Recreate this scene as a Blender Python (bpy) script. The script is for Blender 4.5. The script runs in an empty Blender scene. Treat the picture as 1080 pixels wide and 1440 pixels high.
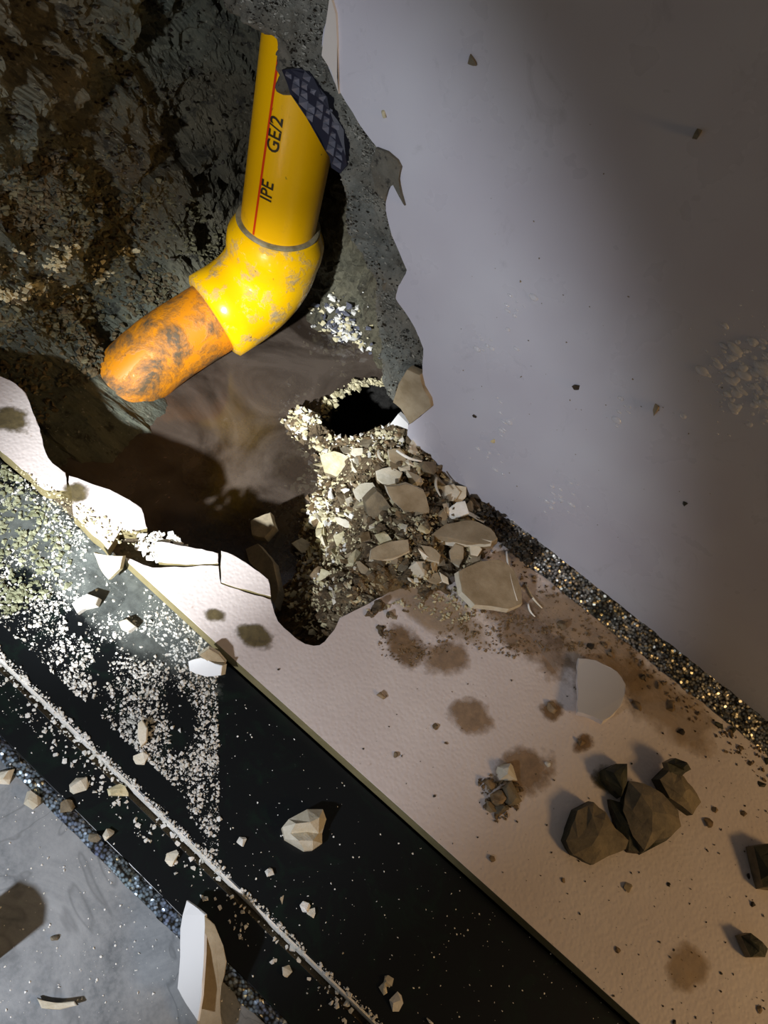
import bpy, bmesh, math, random
import numpy as np
from mathutils import Vector, Matrix, noise
random.seed(7)
S = bpy.context.scene
COL = S.collection

# ------------------------------------------------------------------ camera
F = 1100.0
R = Matrix(((0.76357567, 0.61918742, -0.18319154),
            (0.59837663, -0.57189265, 0.56114544),
            (0.24268830, -0.53809454, -0.80719060)))
CP = Vector((0.05496763, -0.33086172, 0.40))
cam_data = bpy.data.cameras.new('camera'); cam = bpy.data.objects.new('camera', cam_data); COL.objects.link(cam)
rt, dn, fw = R.col[0], R.col[1], R.col[2]
M4 = Matrix((rt, -dn, -fw)).transposed().to_4x4(); M4.translation = CP
cam.matrix_world = M4
cam_data.sensor_fit = 'VERTICAL'; cam_data.sensor_height = 36; cam_data.lens = F / 1440 * 36
cam_data.clip_start = 0.01
S.camera = cam

# ------------------------------------------------------------------ light, world, exposure
S.view_settings.view_transform = 'Standard'; S.view_settings.look = 'None'
S.view_settings.exposure = 0.0; S.view_settings.gamma = 1.0
S.view_settings.use_curve_mapping = False
W = bpy.data.worlds.new('dim_room'); S.world = W; W.use_nodes = True
W.node_tree.nodes['Background'].inputs[0].default_value = (1.0, 0.92, 0.82, 1)
W.node_tree.nodes['Background'].inputs[1].default_value = 0.068
def aim(o, a, b):
    o.location = a
    o.rotation_euler = (Vector(b) - Vector(a)).to_track_quat('-Z', 'Y').to_euler()
def spot(name, a, b, power, deg, blend, col, size=0.01):
    d = bpy.data.lights.new(name, 'SPOT'); d.energy = power; d.spot_size = math.radians(deg)
    d.spot_blend = blend; d.color = col; d.shadow_soft_size = size
    o = bpy.data.objects.new(name, d); COL.objects.link(o); aim(o, a, b); return o
TORCH = (-0.05, -0.56, 0.26)
TDIR = Vector((-0.315, 0.745, -0.59))
spot('torch_hot_spot', TORCH, (-0.150, -0.11, 0.0), 32, 28, 1.0, (0.95, 0.98, 1.0), 0.008)
spot('torch_spill', TORCH, tuple(Vector(TORCH) + TDIR), 5.6, 84, 0.42, (0.88, 0.91, 1.0), 0.010)
d = bpy.data.lights.new('warm_room_lamp', 'AREA'); d.energy = 2.4; d.size = 0.15; d.color = (1.0, 0.60, 0.24)
o = bpy.data.objects.new('warm_room_lamp', d); COL.objects.link(o); aim(o, (0.90, -0.10, 0.50), (0.22, -0.18, 0))

# ------------------------------------------------------------------ helpers
def ray(px, py): return R @ Vector((px - 540, py - 720, F))
def onz(px, py, z=0.0):
    d = ray(px, py); return CP + d * ((z - CP.z) / d.z)
def ony(px, py, y=0.0):
    d = ray(px, py); return CP + d * ((y - CP.y) / d.y)
def onplane(px, py, c, n):
    d = ray(px, py); return CP + d * ((c - CP).dot(n) / d.dot(n))
def sr(r, g, b):
    f = lambda c: (c / 255 / 12.92) if c / 255 <= .04045 else ((c / 255 + .055) / 1.055) ** 2.4
    return (f(r), f(g), f(b), 1)
def fbm(p, o=5, h=1.0): return noise.fractal(p, h, 2.1, o, noise_basis='PERLIN_ORIGINAL')
def inpoly(x, y, P):
    c = False; j = len(P) - 1
    for i in range(len(P)):
        if (P[i][1] > y) != (P[j][1] > y) and x < (P[j][0] - P[i][0]) * (y - P[i][1]) / (P[j][1] - P[i][1]) + P[i][0]: c = not c
        j = i
    return c
def tag(o, label=None, cat=None, group=None, kind=None):
    if label: o['label'] = label
    if cat: o['category'] = cat
    if group: o['group'] = group
    if kind: o['kind'] = kind
    return o
def link(name, me, mat=None, parent=None, smooth=False):
    o = bpy.data.objects.new(name, me); COL.objects.link(o)
    if mat:
        for m in (mat if isinstance(mat, (list, tuple)) else [mat]): me.materials.append(m)
    if smooth:
        me.polygons.foreach_set('use_smooth', [True] * len(me.polygons))
    if parent: o.parent = parent
    return o
def empty(name, loc=(0, 0, 0)):
    o = bpy.data.objects.new(name, None); o.empty_display_size = .01; o.location = loc; COL.objects.link(o); return o
def center_origin(o, bottom=True):
    me = o.data; n = len(me.vertices)
    co = np.empty(n * 3); me.vertices.foreach_get('co', co); co = co.reshape(-1, 3)
    c = (co.min(0) + co.max(0)) / 2
    if bottom: c[2] = co[:, 2].min()
    co -= c; me.vertices.foreach_set('co', co.ravel()); o.location = Vector(c); me.update(); return o
def rough_line(P, amp=.0006, step=.003, closed=True, seed=0):
    rnd = random.Random(seed); out = []
    n = len(P)
    for i in range(n if closed else n - 1):
        a, b = P[i], P[(i + 1) % n]; L = (b - a).length; k = max(1, min(40, int(L / step)))
        out.append(a)
        for j in range(1, k):
            q = a.lerp(b, j / k); d = (b - a).normalized()
            out.append(q + Vector((rnd.uniform(-amp, amp), rnd.uniform(-amp, amp), rnd.uniform(-amp, amp))))
    if not closed: out.append(P[-1])
    return out
def prism(name, P, ext, mats, parent=None, flat=None, bevel=0.0, taper=0.0, dome=0.0):
    """P: outline, extruded by ext; material 0 on the face, 1 on the sides."""
    bm = bmesh.new()
    if flat is not None:
        ax, v = flat
        for p in P: p[ax] = v
    top = [bm.verts.new(p) for p in P]
    c = sum(P, Vector()) / len(P)
    bot = [bm.verts.new(p + Vector(ext) + (p - c) * taper) for p in P]
    f = bm.faces.new(top); g = bm.faces.new(bot[::-1])
    n = len(P)
    for i in range(n):
        s = bm.faces.new((top[i], bot[i], bot[(i + 1) % n], top[(i + 1) % n])); s.material_index = 1 if isinstance(mats, (list, tuple)) and len(mats) > 1 else 0
    if g and isinstance(mats, (list, tuple)) and len(mats) > 1: g.material_index = 1
    if dome:
        rd = random.Random(int(n * 7 + c.x * 1e5)); up_ = -Vector(ext).normalized()
        k_ = max(3, n // 3); inner = []
        for i in range(k_):
            q_ = c + (P[int(i * n / k_)] - c) * rd.uniform(.45, .7) + up_ * dome * rd.uniform(.3, 1); inner.append(bm.verts.new(q_))
        bm.faces.remove(f); cv = bm.verts.new(c + up_ * dome)
        for i in range(k_):
            a_, b_ = int(i * n / k_), int((i + 1) * n / k_)
            for j in range(a_, b_): bm.faces.new((top[j], top[(j + 1) % n], inner[i] if j < b_ - 1 else inner[i]))
            bm.faces.new((inner[i], top[b_ % n], inner[(i + 1) % k_])); bm.faces.new((inner[i], inner[(i + 1) % k_], cv))
        bevel = 0
    if bevel:
        es = [e for e in f.edges]
        try: bmesh.ops.bevel(bm, geom=es, offset=bevel, segments=2, affect='EDGES', profile=.5)
        except Exception: pass
    bmesh.ops.triangulate(bm, faces=bm.faces[:], quad_method='FIXED', ngon_method='EAR_CLIP')
    bmesh.ops.recalc_face_normals(bm, faces=bm.faces[:])
    me = bpy.data.meshes.new(name); bm.to_mesh(me); bm.free()
    return link(name, me, mats, parent)

# ------------------------------------------------------------------ materials
class NT:
    def __init__(s, name):
        s.m = bpy.data.materials.new(name); s.m.use_nodes = True; s.t = s.m.node_tree; s.n = s.t.nodes
        s.p = s.n['Principled BSDF']; s.out = s.n['Material Output']
        s.tc = s.n.new('ShaderNodeTexCoord'); s.g = s.n.new('ShaderNodeNewGeometry')
    def l(s, a, b): s.t.links.new(a, b)
    def noise(s, scale, detail=6, rough=.6, dist=0, src=None):
        x = s.n.new('ShaderNodeTexNoise'); x.inputs['Scale'].default_value = scale; x.inputs['Detail'].default_value = detail
        x.inputs['Roughness'].default_value = rough; x.inputs['Distortion'].default_value = dist
        s.l(src or s.g.outputs['Position'], x.inputs['Vector']); return x.outputs['Fac']
    def vor(s, scale, feat='F1', out='Distance'):
        x = s.n.new('ShaderNodeTexVoronoi'); x.inputs['Scale'].default_value = scale; x.feature = feat
        s.l(s.g.outputs['Position'], x.inputs['Vector']); return x.outputs[out]
    def ramp(s, f, stops):
        r = s.n.new('ShaderNodeValToRGB'); s.l(f, r.inputs[0]); e = r.color_ramp.elements
        while len(e) < len(stops): e.new(.5)
        for i, (p, c) in enumerate(stops):
            e[i].position = p; e[i].color = c if len(c) == 4 else (*c, 1)
        return r.outputs[0]
    def mix(s, f, a, b, mode='MIX'):
        x = s.n.new('ShaderNodeMix'); x.data_type = 'RGBA'; x.blend_type = mode
        for v, i in ((f, 0), (a, 6), (b, 7)):
            if isinstance(v, (int, float)): x.inputs[i].default_value = v
            elif isinstance(v, tuple): x.inputs[i].default_value = v
            else: s.l(v, x.inputs[i])
        return x.outputs[2]
    def math(s, op, a, b=0.0):
        x = s.n.new('ShaderNodeMath'); x.operation = op
        for v, i in ((a, 0), (b, 1)):
            if isinstance(v, (int, float)): x.inputs[i].default_value = v
            else: s.l(v, x.inputs[i])
        return x.outputs[0]
    def bump(s, h, dist=.001, strength=1.0):
        b = s.n.new('ShaderNodeBump'); b.inputs['Distance'].default_value = dist; b.inputs['Strength'].default_value = strength
        s.l(h, b.inputs['Height']); s.l(b.outputs[0], s.p.inputs['Normal']); return b
    def set(s, **k):
        for a, v in k.items():
            a = {'base': 'Base Color', 'rough': 'Roughness', 'metal': 'Metallic', 'spec': 'Specular IOR Level', 'alpha': 'Alpha',
                 'coat': 'Coat Weight', 'coatr': 'Coat Roughness', 'trans': 'Transmission Weight'}[a]
            if isinstance(v, (int, float, tuple)): s.p.inputs[a].default_value = v
            else: s.l(v, s.p.inputs[a])
        return s.m
B4, W4 = (0, 0, 0, 1), (1, 1, 1, 1)

def m_wall():
    n = NT('white_wall_glaze')
    c = n.mix(n.ramp(n.noise(7, 3), [(.4, B4), (.7, W4)]), sr(190, 188, 197), sr(203, 205, 212))
    smear = n.ramp(n.noise(38, 7, .7, 1.5), [(.60, B4), (.74, (.35, .35, .35, 1))])
    c = n.mix(smear, c, sr(150, 152, 158))
    n.bump(n.noise(60, 3), .0004, .25)
    return n.set(base=c, rough=n.ramp(n.noise(25, 4), [(.3, (.22,) * 3), (.7, (.4,) * 3)]), spec=.5)
def m_cream():
    n = NT('cream_glaze')
    c = n.mix(n.ramp(n.noise(9, 4), [(.38, B4), (.68, W4)]), sr(208, 198, 194), sr(222, 214, 210))
    spots = n.ramp(n.noise(190, 4, .5), [(.68, B4), (.74, W4)])
    c = n.mix(n.math('MULTIPLY', spots, .35), c, sr(150, 115, 80))
    h = n.vor(520, 'SMOOTH_F1')
    n.bump(h, .0005, .45)
    return n.set(base=c, rough=.32, spec=.45)
def m_cream_side():
    n = NT('olive_tile_edge')
    c = n.mix(n.noise(120, 5), sr(104, 96, 62), sr(150, 138, 100))
    n.bump(n.noise(300, 4), .0006, .6)
    return n.set(base=c, rough=.6)
def m_marble():
    n = NT('dark_green_marble')
    v = n.ramp(n.noise(30, 8, .7, 2.2), [(.52, B4), (.68, W4)])
    c = n.mix(n.math('MULTIPLY', v, .45), sr(20, 23, 25), sr(24, 44, 34))
    sp = n.ramp(n.noise(420, 3, .6), [(.70, B4), (.78, W4)])
    c = n.mix(n.math('MULTIPLY', sp, .25), c, sr(120, 128, 130))
    return n.set(base=c, rough=.3, spec=.35)
def m_grey():
    n = NT('grey_stone_tile')
    a = n.noise(16, 7, .65, 1.2)
    c = n.mix(n.ramp(a, [(.35, B4), (.65, W4)]), sr(108, 114, 118), sr(164, 168, 170))
    gr = n.ramp(n.noise(500, 3), [(.4, B4), (.6, W4)])
    c = n.mix(n.math('MULTIPLY', gr, .3), c, sr(165, 168, 170))
    vein = n.ramp(n.math('ABSOLUTE', n.math('SUBTRACT', n.noise(9, 3, .5, 2.5), .5)), [(0.0, W4), (.012, B4)])
    c = n.mix(n.math('MULTIPLY', vein, .4), c, sr(80, 84, 86))
    n.bump(n.noise(260, 4), .0003, .5)
    return n.set(base=c, rough=.38)
def m_glitter(name, base, hi, metal=.9, dark=.35):
    n = NT(name)
    v = n.n.new('ShaderNodeTexVoronoi'); v.inputs['Scale'].default_value = 620; n.l(n.g.outputs['Position'], v.inputs['Vector'])
    sub = n.n.new('ShaderNodeVectorMath'); sub.operation = 'SUBTRACT'; n.l(v.outputs['Color'], sub.inputs[0]); sub.inputs[1].default_value = (.5, .5, .5)
    sc = n.n.new('ShaderNodeVectorMath'); sc.operation = 'SCALE'; n.l(sub.outputs[0], sc.inputs[0]); sc.inputs['Scale'].default_value = 1.5
    ad = n.n.new('ShaderNodeVectorMath'); n.l(sc.outputs[0], ad.inputs[0]); n.l(n.g.outputs['Normal'], ad.inputs[1])
    no = n.n.new('ShaderNodeVectorMath'); no.operation = 'NORMALIZE'; n.l(ad.outputs[0], no.inputs[0]); n.l(no.outputs[0], n.p.inputs['Normal'])
    c = n.mix(n.ramp(n.noise(45, 4), [(.35, B4), (.65, W4)]), base, hi)
    c = n.mix(n.ramp(v.outputs['Distance'], [(.3, B4), (.7, W4)]), c, sr(60, 58, 52))
    return n.set(base=c, rough=.33, metal=metal)
def m_concrete(name, stops, scale=14, bump=.004, rough=.85, fine=420, wet=False):
    n = NT(name)
    a = n.noise(scale, 9, .68, .6)
    c = n.ramp(a, stops)
    br = n.ramp(n.noise(scale * .45, 4, .5, .5), [(.42, B4), (.6, W4)])
    c = n.mix(n.math('MULTIPLY', br, .5), c, sr(88, 74, 50))
    pits = n.ramp(n.noise(scale * 5, 6, .7), [(.36, W4), (.44, B4)])
    c = n.mix(n.math('MULTIPLY', pits, .75), c, sr(18, 17, 15))
    sp = n.ramp(n.noise(fine, 2, .5), [(.66, B4), (.74, W4)])
    c = n.mix(n.math('MULTIPLY', sp, .35), c, sr(190, 184, 165))
    if wet:   # wet concrete below the water line, painted near-black as the hollow's shade
        sx = n.n.new('ShaderNodeSeparateXYZ'); n.l(n.g.outputs['Position'], sx.inputs[0])
        mr = n.n.new('ShaderNodeMapRange'); n.l(sx.outputs[2], mr.inputs[0]); mr.inputs[1].default_value = -.058; mr.inputs[2].default_value = -.066
        c = n.mix(mr.outputs[0], c, sr(22, 20, 16))
    h = n.math('ADD', n.noise(scale * 3, 9, .75), n.math('MULTIPLY', n.noise(fine, 4), .25))
    n.bump(h, bump, .9)
    return n.set(base=c, rough=rough)
def m_stone(name, a, b, scale=80, rough=.75, bump=.0008, spec=.4):
    n = NT(name)
    oi = n.n.new('ShaderNodeObjectInfo')
    c = n.mix(n.ramp(n.noise(scale, 6, .65), [(.35, B4), (.65, W4)]), a, b)
    hs = n.n.new('ShaderNodeHueSaturation'); n.l(c, hs.inputs['Color'])
    mr = n.n.new('ShaderNodeMapRange'); n.l(oi.outputs['Random'], mr.inputs[0]); mr.inputs[3].default_value = .8; mr.inputs[4].default_value = 1.2
    n.l(mr.outputs[0], hs.inputs['Value'])
    n.bump(n.noise(scale * 3, 6, .7), bump, .7)
    return n.set(base=hs.outputs[0], rough=rough, spec=spec)
def m_pipe(name, base, mud, lo, hi, rough=.28, scale=34):
    n = NT(name)
    f = n.ramp(n.noise(scale, 8, .72, .25), [(lo, B4), (hi, W4)])
    f2 = n.ramp(n.noise(scale * 3, 5, .6), [(.69, B4), (.73, W4)])
    c = n.mix(n.noise(10, 2), base, tuple(min(1, x * y) for x, y in zip(base, (1.0, .82, .6, 1))))
    c = n.mix(f, c, mud); c = n.mix(n.math('MULTIPLY', f2, .7), c, sr(80, 66, 40))
    n.bump(n.math('ADD', f, n.math('MULTIPLY', n.noise(200, 3), .2)), .0008, .5)
    r = n.mix(f, (rough,) * 3 + (1,), (.6,) * 3 + (1,))
    return n.set(base=c, rough=r)
def m_film(name, col, dens=.8, scale=120, edge=.45, wet=.15):
    n = NT(name)
    ln = n.n.new('ShaderNodeVectorMath'); ln.operation = 'LENGTH'; n.l(n.tc.outputs['Object'], ln.inputs[0])
    # object space: film radius is 1
    r = n.math('ADD', ln.outputs['Value'], n.math('MULTIPLY', n.math('SUBTRACT', n.noise(scale, 5, .65), .5), 1.1))
    a = n.ramp(r, [(edge, (dens,) * 3), (edge + .28, B4)])
    c = n.mix(n.ramp(n.noise(scale * 2.5, 5, .7), [(.35, B4), (.65, W4)]), col, tuple(x * .55 for x in col[:3]) + (1,))
    return n.set(base=c, rough=wet, alpha=a)
M_WALL, M_CREAM, M_EDGE, M_MARBLE, M_GREY = m_wall(), m_cream(), m_cream_side(), m_marble(), m_grey()
M_GLIT = m_glitter('silver_glitter_grout', sr(120, 120, 104), sr(236, 234, 226), .85)
M_GLITB = m_glitter('blue_silver_glitter_grout', sr(140, 152, 190), sr(190, 215, 225), .65)
M_CONC = m_concrete('grey_green_broken_concrete', [(.28, sr(38, 40, 34)), (.45, sr(76, 82, 72)), (.6, sr(104, 106, 90)), (.78, sr(150, 140, 112))], wet=True)  # its wet band also paints the shade of the hollow
M_MORT = m_concrete('grey_gritty_mortar', [(.3, sr(72, 74, 68)), (.5, sr(124, 126, 118)), (.75, sr(162, 158, 144))], 34, .003, .92, 480)
M_SCREED = m_concrete('brown_screed', [(.3, sr(60, 50, 38)), (.5, sr(110, 96, 74)), (.7, sr(150, 136, 108))], 30, .002)
M_HEAP = m_concrete('brown_gritty_rubble', [(.3, sr(52, 40, 28)), (.5, sr(112, 95, 70)), (.62, sr(150, 134, 105)), (.8, sr(196, 186, 158))], 55, .003, .85, 520)
M_PIPE = m_pipe('yellow_plastic', sr(255, 200, 6), sr(206, 150, 30), .62, .78)
M_ELBOW = m_pipe('yellow_plastic_muddy', sr(255, 206, 10), sr(176, 156, 122), .52, .66, .2, 75)
M_ARM = m_pipe('muddy_yellow_painted_dim', sr(214, 140, 18), sr(92, 76, 52), .44, .60, .45, 40)  # same yellow plastic with mud, base painted orange for dim light and murky water
M_RED = NT('red_stripe_ink').set(base=sr(225, 60, 14), rough=.4)
M_INK = NT('black_printed_ink').set(base=sr(50, 38, 16), rough=.5)
M_SEAM = m_stone('grey_seam_ring', sr(110, 100, 70), sr(160, 150, 120))
M_BEIGE = m_stone('beige_tile_body', sr(138, 122, 94), sr(172, 157, 130), 60)
M_PALE = m_stone('pale_cream_chip', sr(205, 196, 170), sr(232, 226, 208), 70, .6)
M_WHITE = m_stone('white_plaster_crumb', sr(226, 224, 212), sr(246, 245, 240), 150, .7)
M_OCHRE = m_stone('pale_ochre_crumb', sr(180, 170, 130), sr(222, 214, 180), 150, .7)
M_OLIVE = m_stone('olive_grey_crumb', sr(120, 124, 92), sr(176, 178, 146), 150, .7)
M_CAVB = m_stone('dull_brown_crumb', sr(70, 62, 44), sr(116, 102, 74), 150, .85)
M_OLIVE2 = m_stone('olive_brown_crumb', sr(84, 82, 60), sr(132, 126, 96), 150, .8)
M_GREYC = m_stone('grey_mortar_crumb', sr(112, 112, 104), sr(158, 156, 144), 150, .85)
M_BROWN = m_stone('brown_grit', sr(92, 74, 50), sr(150, 128, 96), 150, .55)
M_DARK = m_stone('dark_grit', sr(36, 32, 26), sr(62, 54, 40), 150, .5)
M_SLATE = m_stone('grey_brown_stone', sr(104, 96, 80), sr(140, 128, 104), 120, .65)
M_GREENS = m_stone('blackish_green_stone', sr(34, 38, 30), sr(66, 66, 48), 120, .5)
M_GLAZE = NT('white_glaze').set(base=sr(240, 240, 238), rough=.2)
M_FACEG = NT('grey_cream_glaze').set(base=sr(206, 200, 192), rough=.35)
M_NAVY = NT('navy_netting').set(base=sr(26, 28, 44), rough=.55)
M_NETG = NT('lilac_grey_plaster_knob').set(base=sr(92, 94, 106), rough=.6)

# ------------------------------------------------------------------ structure: the floor
floor = empty('floor'); tag(floor, kind='structure')
YE = -0.189       # front edge of the cream strip
def rect(x0, x1, y0, y1, z): return [Vector((x0, y0, z)), Vector((x1, y0, z)), Vector((x1, y1, z)), Vector((x0, y1, z))]
XR, XL = .75, -.75
pz = lambda L, z=0.0: [onz(a, b, z) for a, b in L]

main_px = [(176, 783), (214, 800), (245, 797), (270, 797), (308, 795), (309, 822), (345, 833), (381, 842), (384, 862), (398, 884), (428, 907), (450, 909),
           (470, 886), (478, 868), (500, 858), (522, 846), (548, 834), (580, 822), (612, 806), (640, 770), (664, 712)]
mp = rough_line(pz(main_px), .0007, .004, closed=False, seed=3)
mp += [Vector((XR, -.001, 0)), Vector((XR, YE, 0)), Vector((onz(316, 926).x, YE, 0)), Vector((onz(178, 790).x, YE + .001, 0))]
t_ = prism('tile', mp, (0, 0, -.009), [M_CREAM, M_EDGE], floor, (2, 0.0), .0007); t_['label'] = 'long cream glazed tile strip'
cB = pz([(97, 668), (130, 681), (165, 693), (199, 714), (207, 742), (190, 746), (168, 744), (152, 772)])
cB += [Vector((onz(104, 724).x, YE, 0))]
t_ = prism('tile', rough_line(cB, .0005, .004, seed=5), (0, 0, -.009), [M_CREAM, M_EDGE], floor, (2, 0.0), .0006); t_['label'] = 'bright broken cream tile piece'
cA = pz([(-70, 505), (-20, 520), (14, 534), (36, 552), (50, 588), (58, 618), (66, 644), (92, 664), (96, 690)])
cA += [Vector((onz(60, 690).x, YE, 0)), Vector((onz(-70, 570).x, YE, 0))]
t_ = prism('tile', rough_line(cA, .0007, .004, seed=6), (0, 0, -.009), [M_CREAM, M_EDGE], floor, (2, 0.0), .0006); t_['label'] = 'muddy cream tile piece at the far end'
c2 = pz([(216, 762), (238, 764), (262, 769), (307, 778), (307, 792), (270, 794), (244, 793), (224, 790)])
for v in c2: v.z += .0004
prism('tile', rough_line(c2, .0003, .003, seed=8), (0, 0, -.009), [M_CREAM, M_EDGE], floor, (2, .0004), .0005)
c3 = pz([(311, 775), (328, 781), (345, 791), (377, 815), (381, 839), (346, 830), (311, 819)])
for v in c3: v.z += .0008
t_ = prism('tile', rough_line(c3, .0003, .003, seed=9), (0, 0, -.009), [M_CREAM, M_EDGE], floor, (2, .0008), .0005); t_['label'] = 'cracked corner of the cream tile'
# bed below the cream strip
bed = [Vector((XL, -.165, -.0095))] + [Vector((v.x, v.y - .004, -.0095)) for v in pz([(-20, 524), (50, 600), (96, 672), (160, 696), (205, 745), (262, 775), (330, 790), (375, 820), (382, 850), (400, 888), (440, 912), (480, 876), (560, 832), (640, 800), (690, 735)])]
bed += [Vector((.06, .0, -.0095)), Vector((XR, 0, -.0095)), Vector((XR, YE + .003, -.0095)), Vector((XL, YE + .003, -.0095))]
sc = prism('mortar_bed', bed, (0, 0, -.11), [M_SCREED], floor, (2, -.0095))
prism('base', rect(XL, XR, -.75, YE + .002, -.0185), (0, 0, -.10), [M_SCREED], floor)
YM = -.2665; YG = -.291
t_ = prism('slab', rect(XL, XR, YM, YE - .0006, -.010), (0, 0, -.008), [M_MARBLE], floor, None, .0006); t_['label'] = 'dark green marble threshold slab'
prism('grout', rect(XL, XR, YM - .0009, YM, -.0098), (0, 0, -.008), [M_WHITE], floor)
t_ = prism('slab', rect(XL, XR, YG, YM - .004, -.0145), (0, 0, -.004), [M_MARBLE], floor, None, .0004); t_['label'] = 'narrow dark marble strip, lower step'
def bead(name, x0, x1, y0, y1, z0, z1, mat, parent, seed, convex=.002):
    """a long joint with a slightly rounded, uneven section"""
    n = 420; k = 8; V = []; Fc = []
    for i in range(n + 1):
        x = x0 + (x1 - x0) * i / n
        for j in range(k + 1):
            t = j / k
            y = y0 + (y1 - y0) * t; z = z0 + (z1 - z0) * t + convex * math.sin(math.pi * t)
            nz = fbm(Vector((x * 120, y * 120, seed)), 4) * .0011
            if j == 0: y += fbm(Vector((x * 60, 3, seed)), 4) * .0016
            V.append((x, y, z + nz))
    for i in range(n):
        for j in range(k):
            a = i * (k + 1) + j; Fc.append((a, a + k + 1, a + k + 2, a + 1))
    me = bpy.data.meshes.new(name); me.from_pydata(V, [], Fc); return link(name, me, mat, parent, True)
b_ = bead('grout', XL, XR, YG - .0070, YG, -.0145, -.0145, M_GLITB, floor, 4); b_['label'] = 'blue silver glitter joint'
t_ = prism('tile', rect(XL, XR, -.75, YG - .0065, -.0145), (0, 0, -.006), [M_GREY], floor, None, .0005); t_['label'] = 'grey stone floor tile'
b_ = bead('grout', .028, XR, -.0145, .0005, .0006, .0085, M_GLIT, floor, 9, -.0012); b_['label'] = 'silver glitter joint against the wall'

# ------------------------------------------------------------------ structure: the white wall and the mortar behind it
wall = empty('wall_right'); tag(wall, kind='structure')
hole = [(452, -160), (462, -60), (468, 0), (457, 34), (452, 62), (462, 95), (474, 124), (492, 152), (512, 184), (530, 208), (548, 228), (556, 250), (545, 272), (542, 296), (550, 330),
        (562, 356), (573, 380), (560, 402), (556, 420), (570, 438), (584, 462), (596, 490), (594, 516), (592, 540), (602, 560), (605, 573), (588, 588), (574, 598),
        (572, 612), (590, 634), (612, 656), (636, 676), (664, 703)]
wp = rough_line([ony(a, b) for a, b in hole], .0006, .003, closed=False, seed=11)
wp += [Vector((.03, 0, .0)), Vector((XR, 0, .0)), Vector((XR, 0, .62)), Vector((ony(452, -160).x, 0, .62))]
o = prism('tile', wp, (0, .007, 0), [M_WALL, M_FACEG], wall, (1, 0.0), .0004); o['label'] = 'glossy white wall panel with a broken edge'
# mortar layer
mort = [(640, -200), (700, 100), (700, 400), (690, 560), (640, 560), (606, 566), (590, 590), (572, 598), (560, 588), (545, 575), (527, 548), (519, 520), (516, 470), (508, 425), (492, 372), (478, 344),
        (470, 304), (464, 262), (452, 222), (442, 200), (430, 176), (412, 150), (384, 152), (371, 148), (368, 112), (364, 66), (336, 56), (300, 36), (270, -20), (240, -200)]
YB = .0045
mpoly = [(ony(a, b, YB).x, ony(a, b, YB).z) for a, b in mort]
def dist_poly(x, z, P):
    best = 9
    for i in range(len(P)):
        ax, az = P[i]; bx, bz = P[(i + 1) % len(P)]
        dx, dz = bx - ax, bz - az; L = dx * dx + dz * dz
        t = max(0, min(1, ((x - ax) * dx + (z - az) * dz) / L)) if L else 0
        d = math.hypot(x - ax - t * dx, z - az - t * dz)
        if d < best: best = d
    return best
def mortar():
    st = .0013; xs = [p[0] for p in mpoly]; zs = [p[1] for p in mpoly]
    nx = int((max(xs) - min(xs)) / st); nz = int((max(zs) - min(zs)) / st); x0, z0 = min(xs), min(zs)
    hp = [(p.x, p.z) for p in wp]
    idx = {}; V = []; Fc = []
    for i in range(nx + 1):
        for j in range(nz + 1):
            x, z = x0 + i * st, z0 + j * st
            jx, jz = x + fbm(Vector((x * 60, z * 60, 1)), 3) * .003, z + fbm(Vector((x * 60, z * 60, 8)), 3) * .003
            if not inpoly(jx, jz, mpoly): continue
            dd = dist_poly(x, z, mpoly)
            e = max(0, .010 - dd) / .010
            y = .0052 + e * e * .026 + fbm(Vector((x * 45, 0, z * 45)), 6, .7) * .0046 + fbm(Vector((x * 210, 2, z * 210)), 3, .5) * .0016 + abs(fbm(Vector((x * 14, 5, z * 14)), 3)) * .005
            if inpoly(x, z, hp) : y = max(y, .0058)
            else: y = max(y, -.003)
            idx[i, j] = len(V); V.append((x, y, z))
    for (i, j), a in list(idx.items()):
        b, c, d_ = idx.get((i + 1, j)), idx.get((i + 1, j + 1)), idx.get((i, j + 1))
        if b is not None and c is not None and d_ is not None: Fc.append((a, b, c, d_))
    me = bpy.data.meshes.new('mortar_layer'); me.from_pydata(V, [], Fc)
    o = link('mortar_layer', me, M_MORT, wall, True)
    s = o.modifiers.new('thick', 'SOLIDIFY'); s.thickness = .016; s.offset = -1
    return o
mo = mortar(); mo['label'] = 'gritty grey mortar exposed along the break'
# burr of mortar and hanging splinter
sp = [ony(a, b, -.002) for a, b in [(528, 208), (544, 214), (558, 226), (563, 236), (559, 252), (563, 272), (568, 290), (560, 276), (553, 258), (546, 262), (540, 284), (528, 270), (520, 232)]]
o = prism('mortar_burr', sp, (0, .008, 0), [M_MORT], wall, None, .0006)
fl = [ony(a, b, -.0015) for a, b in [(464, -8), (472, 20), (474, 60), (474, 110), (476, 132), (466, 100), (452, 78), (456, 48)]]
o = prism('glaze_flake', fl, (0, .0015, 0), [M_FACEG], wall); o['label'] = 'pale lifted flake of glaze at the top of the break'
fl = [ony(a, b, -.003) for a, b in [(572, 520), (590, 528), (594, 545), (604, 562), (606, 573), (592, 584), (576, 597), (564, 574), (552, 566), (560, 540)]]
o = prism('mortar_flake', fl, (0, .006, 0), [M_BEIGE], wall, None, .0005); o['label'] = 'beige flake jutting from the lower tip of the break'
fl = [ony(a, b, .004) for a, b in [(560, 582), (574, 596), (574, 604), (558, 598), (546, 600)]]
o = prism('glaze_flake', fl, (0, .003, 0), [M_GLAZE], wall); o['label'] = 'small white triangle of glaze'
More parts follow.
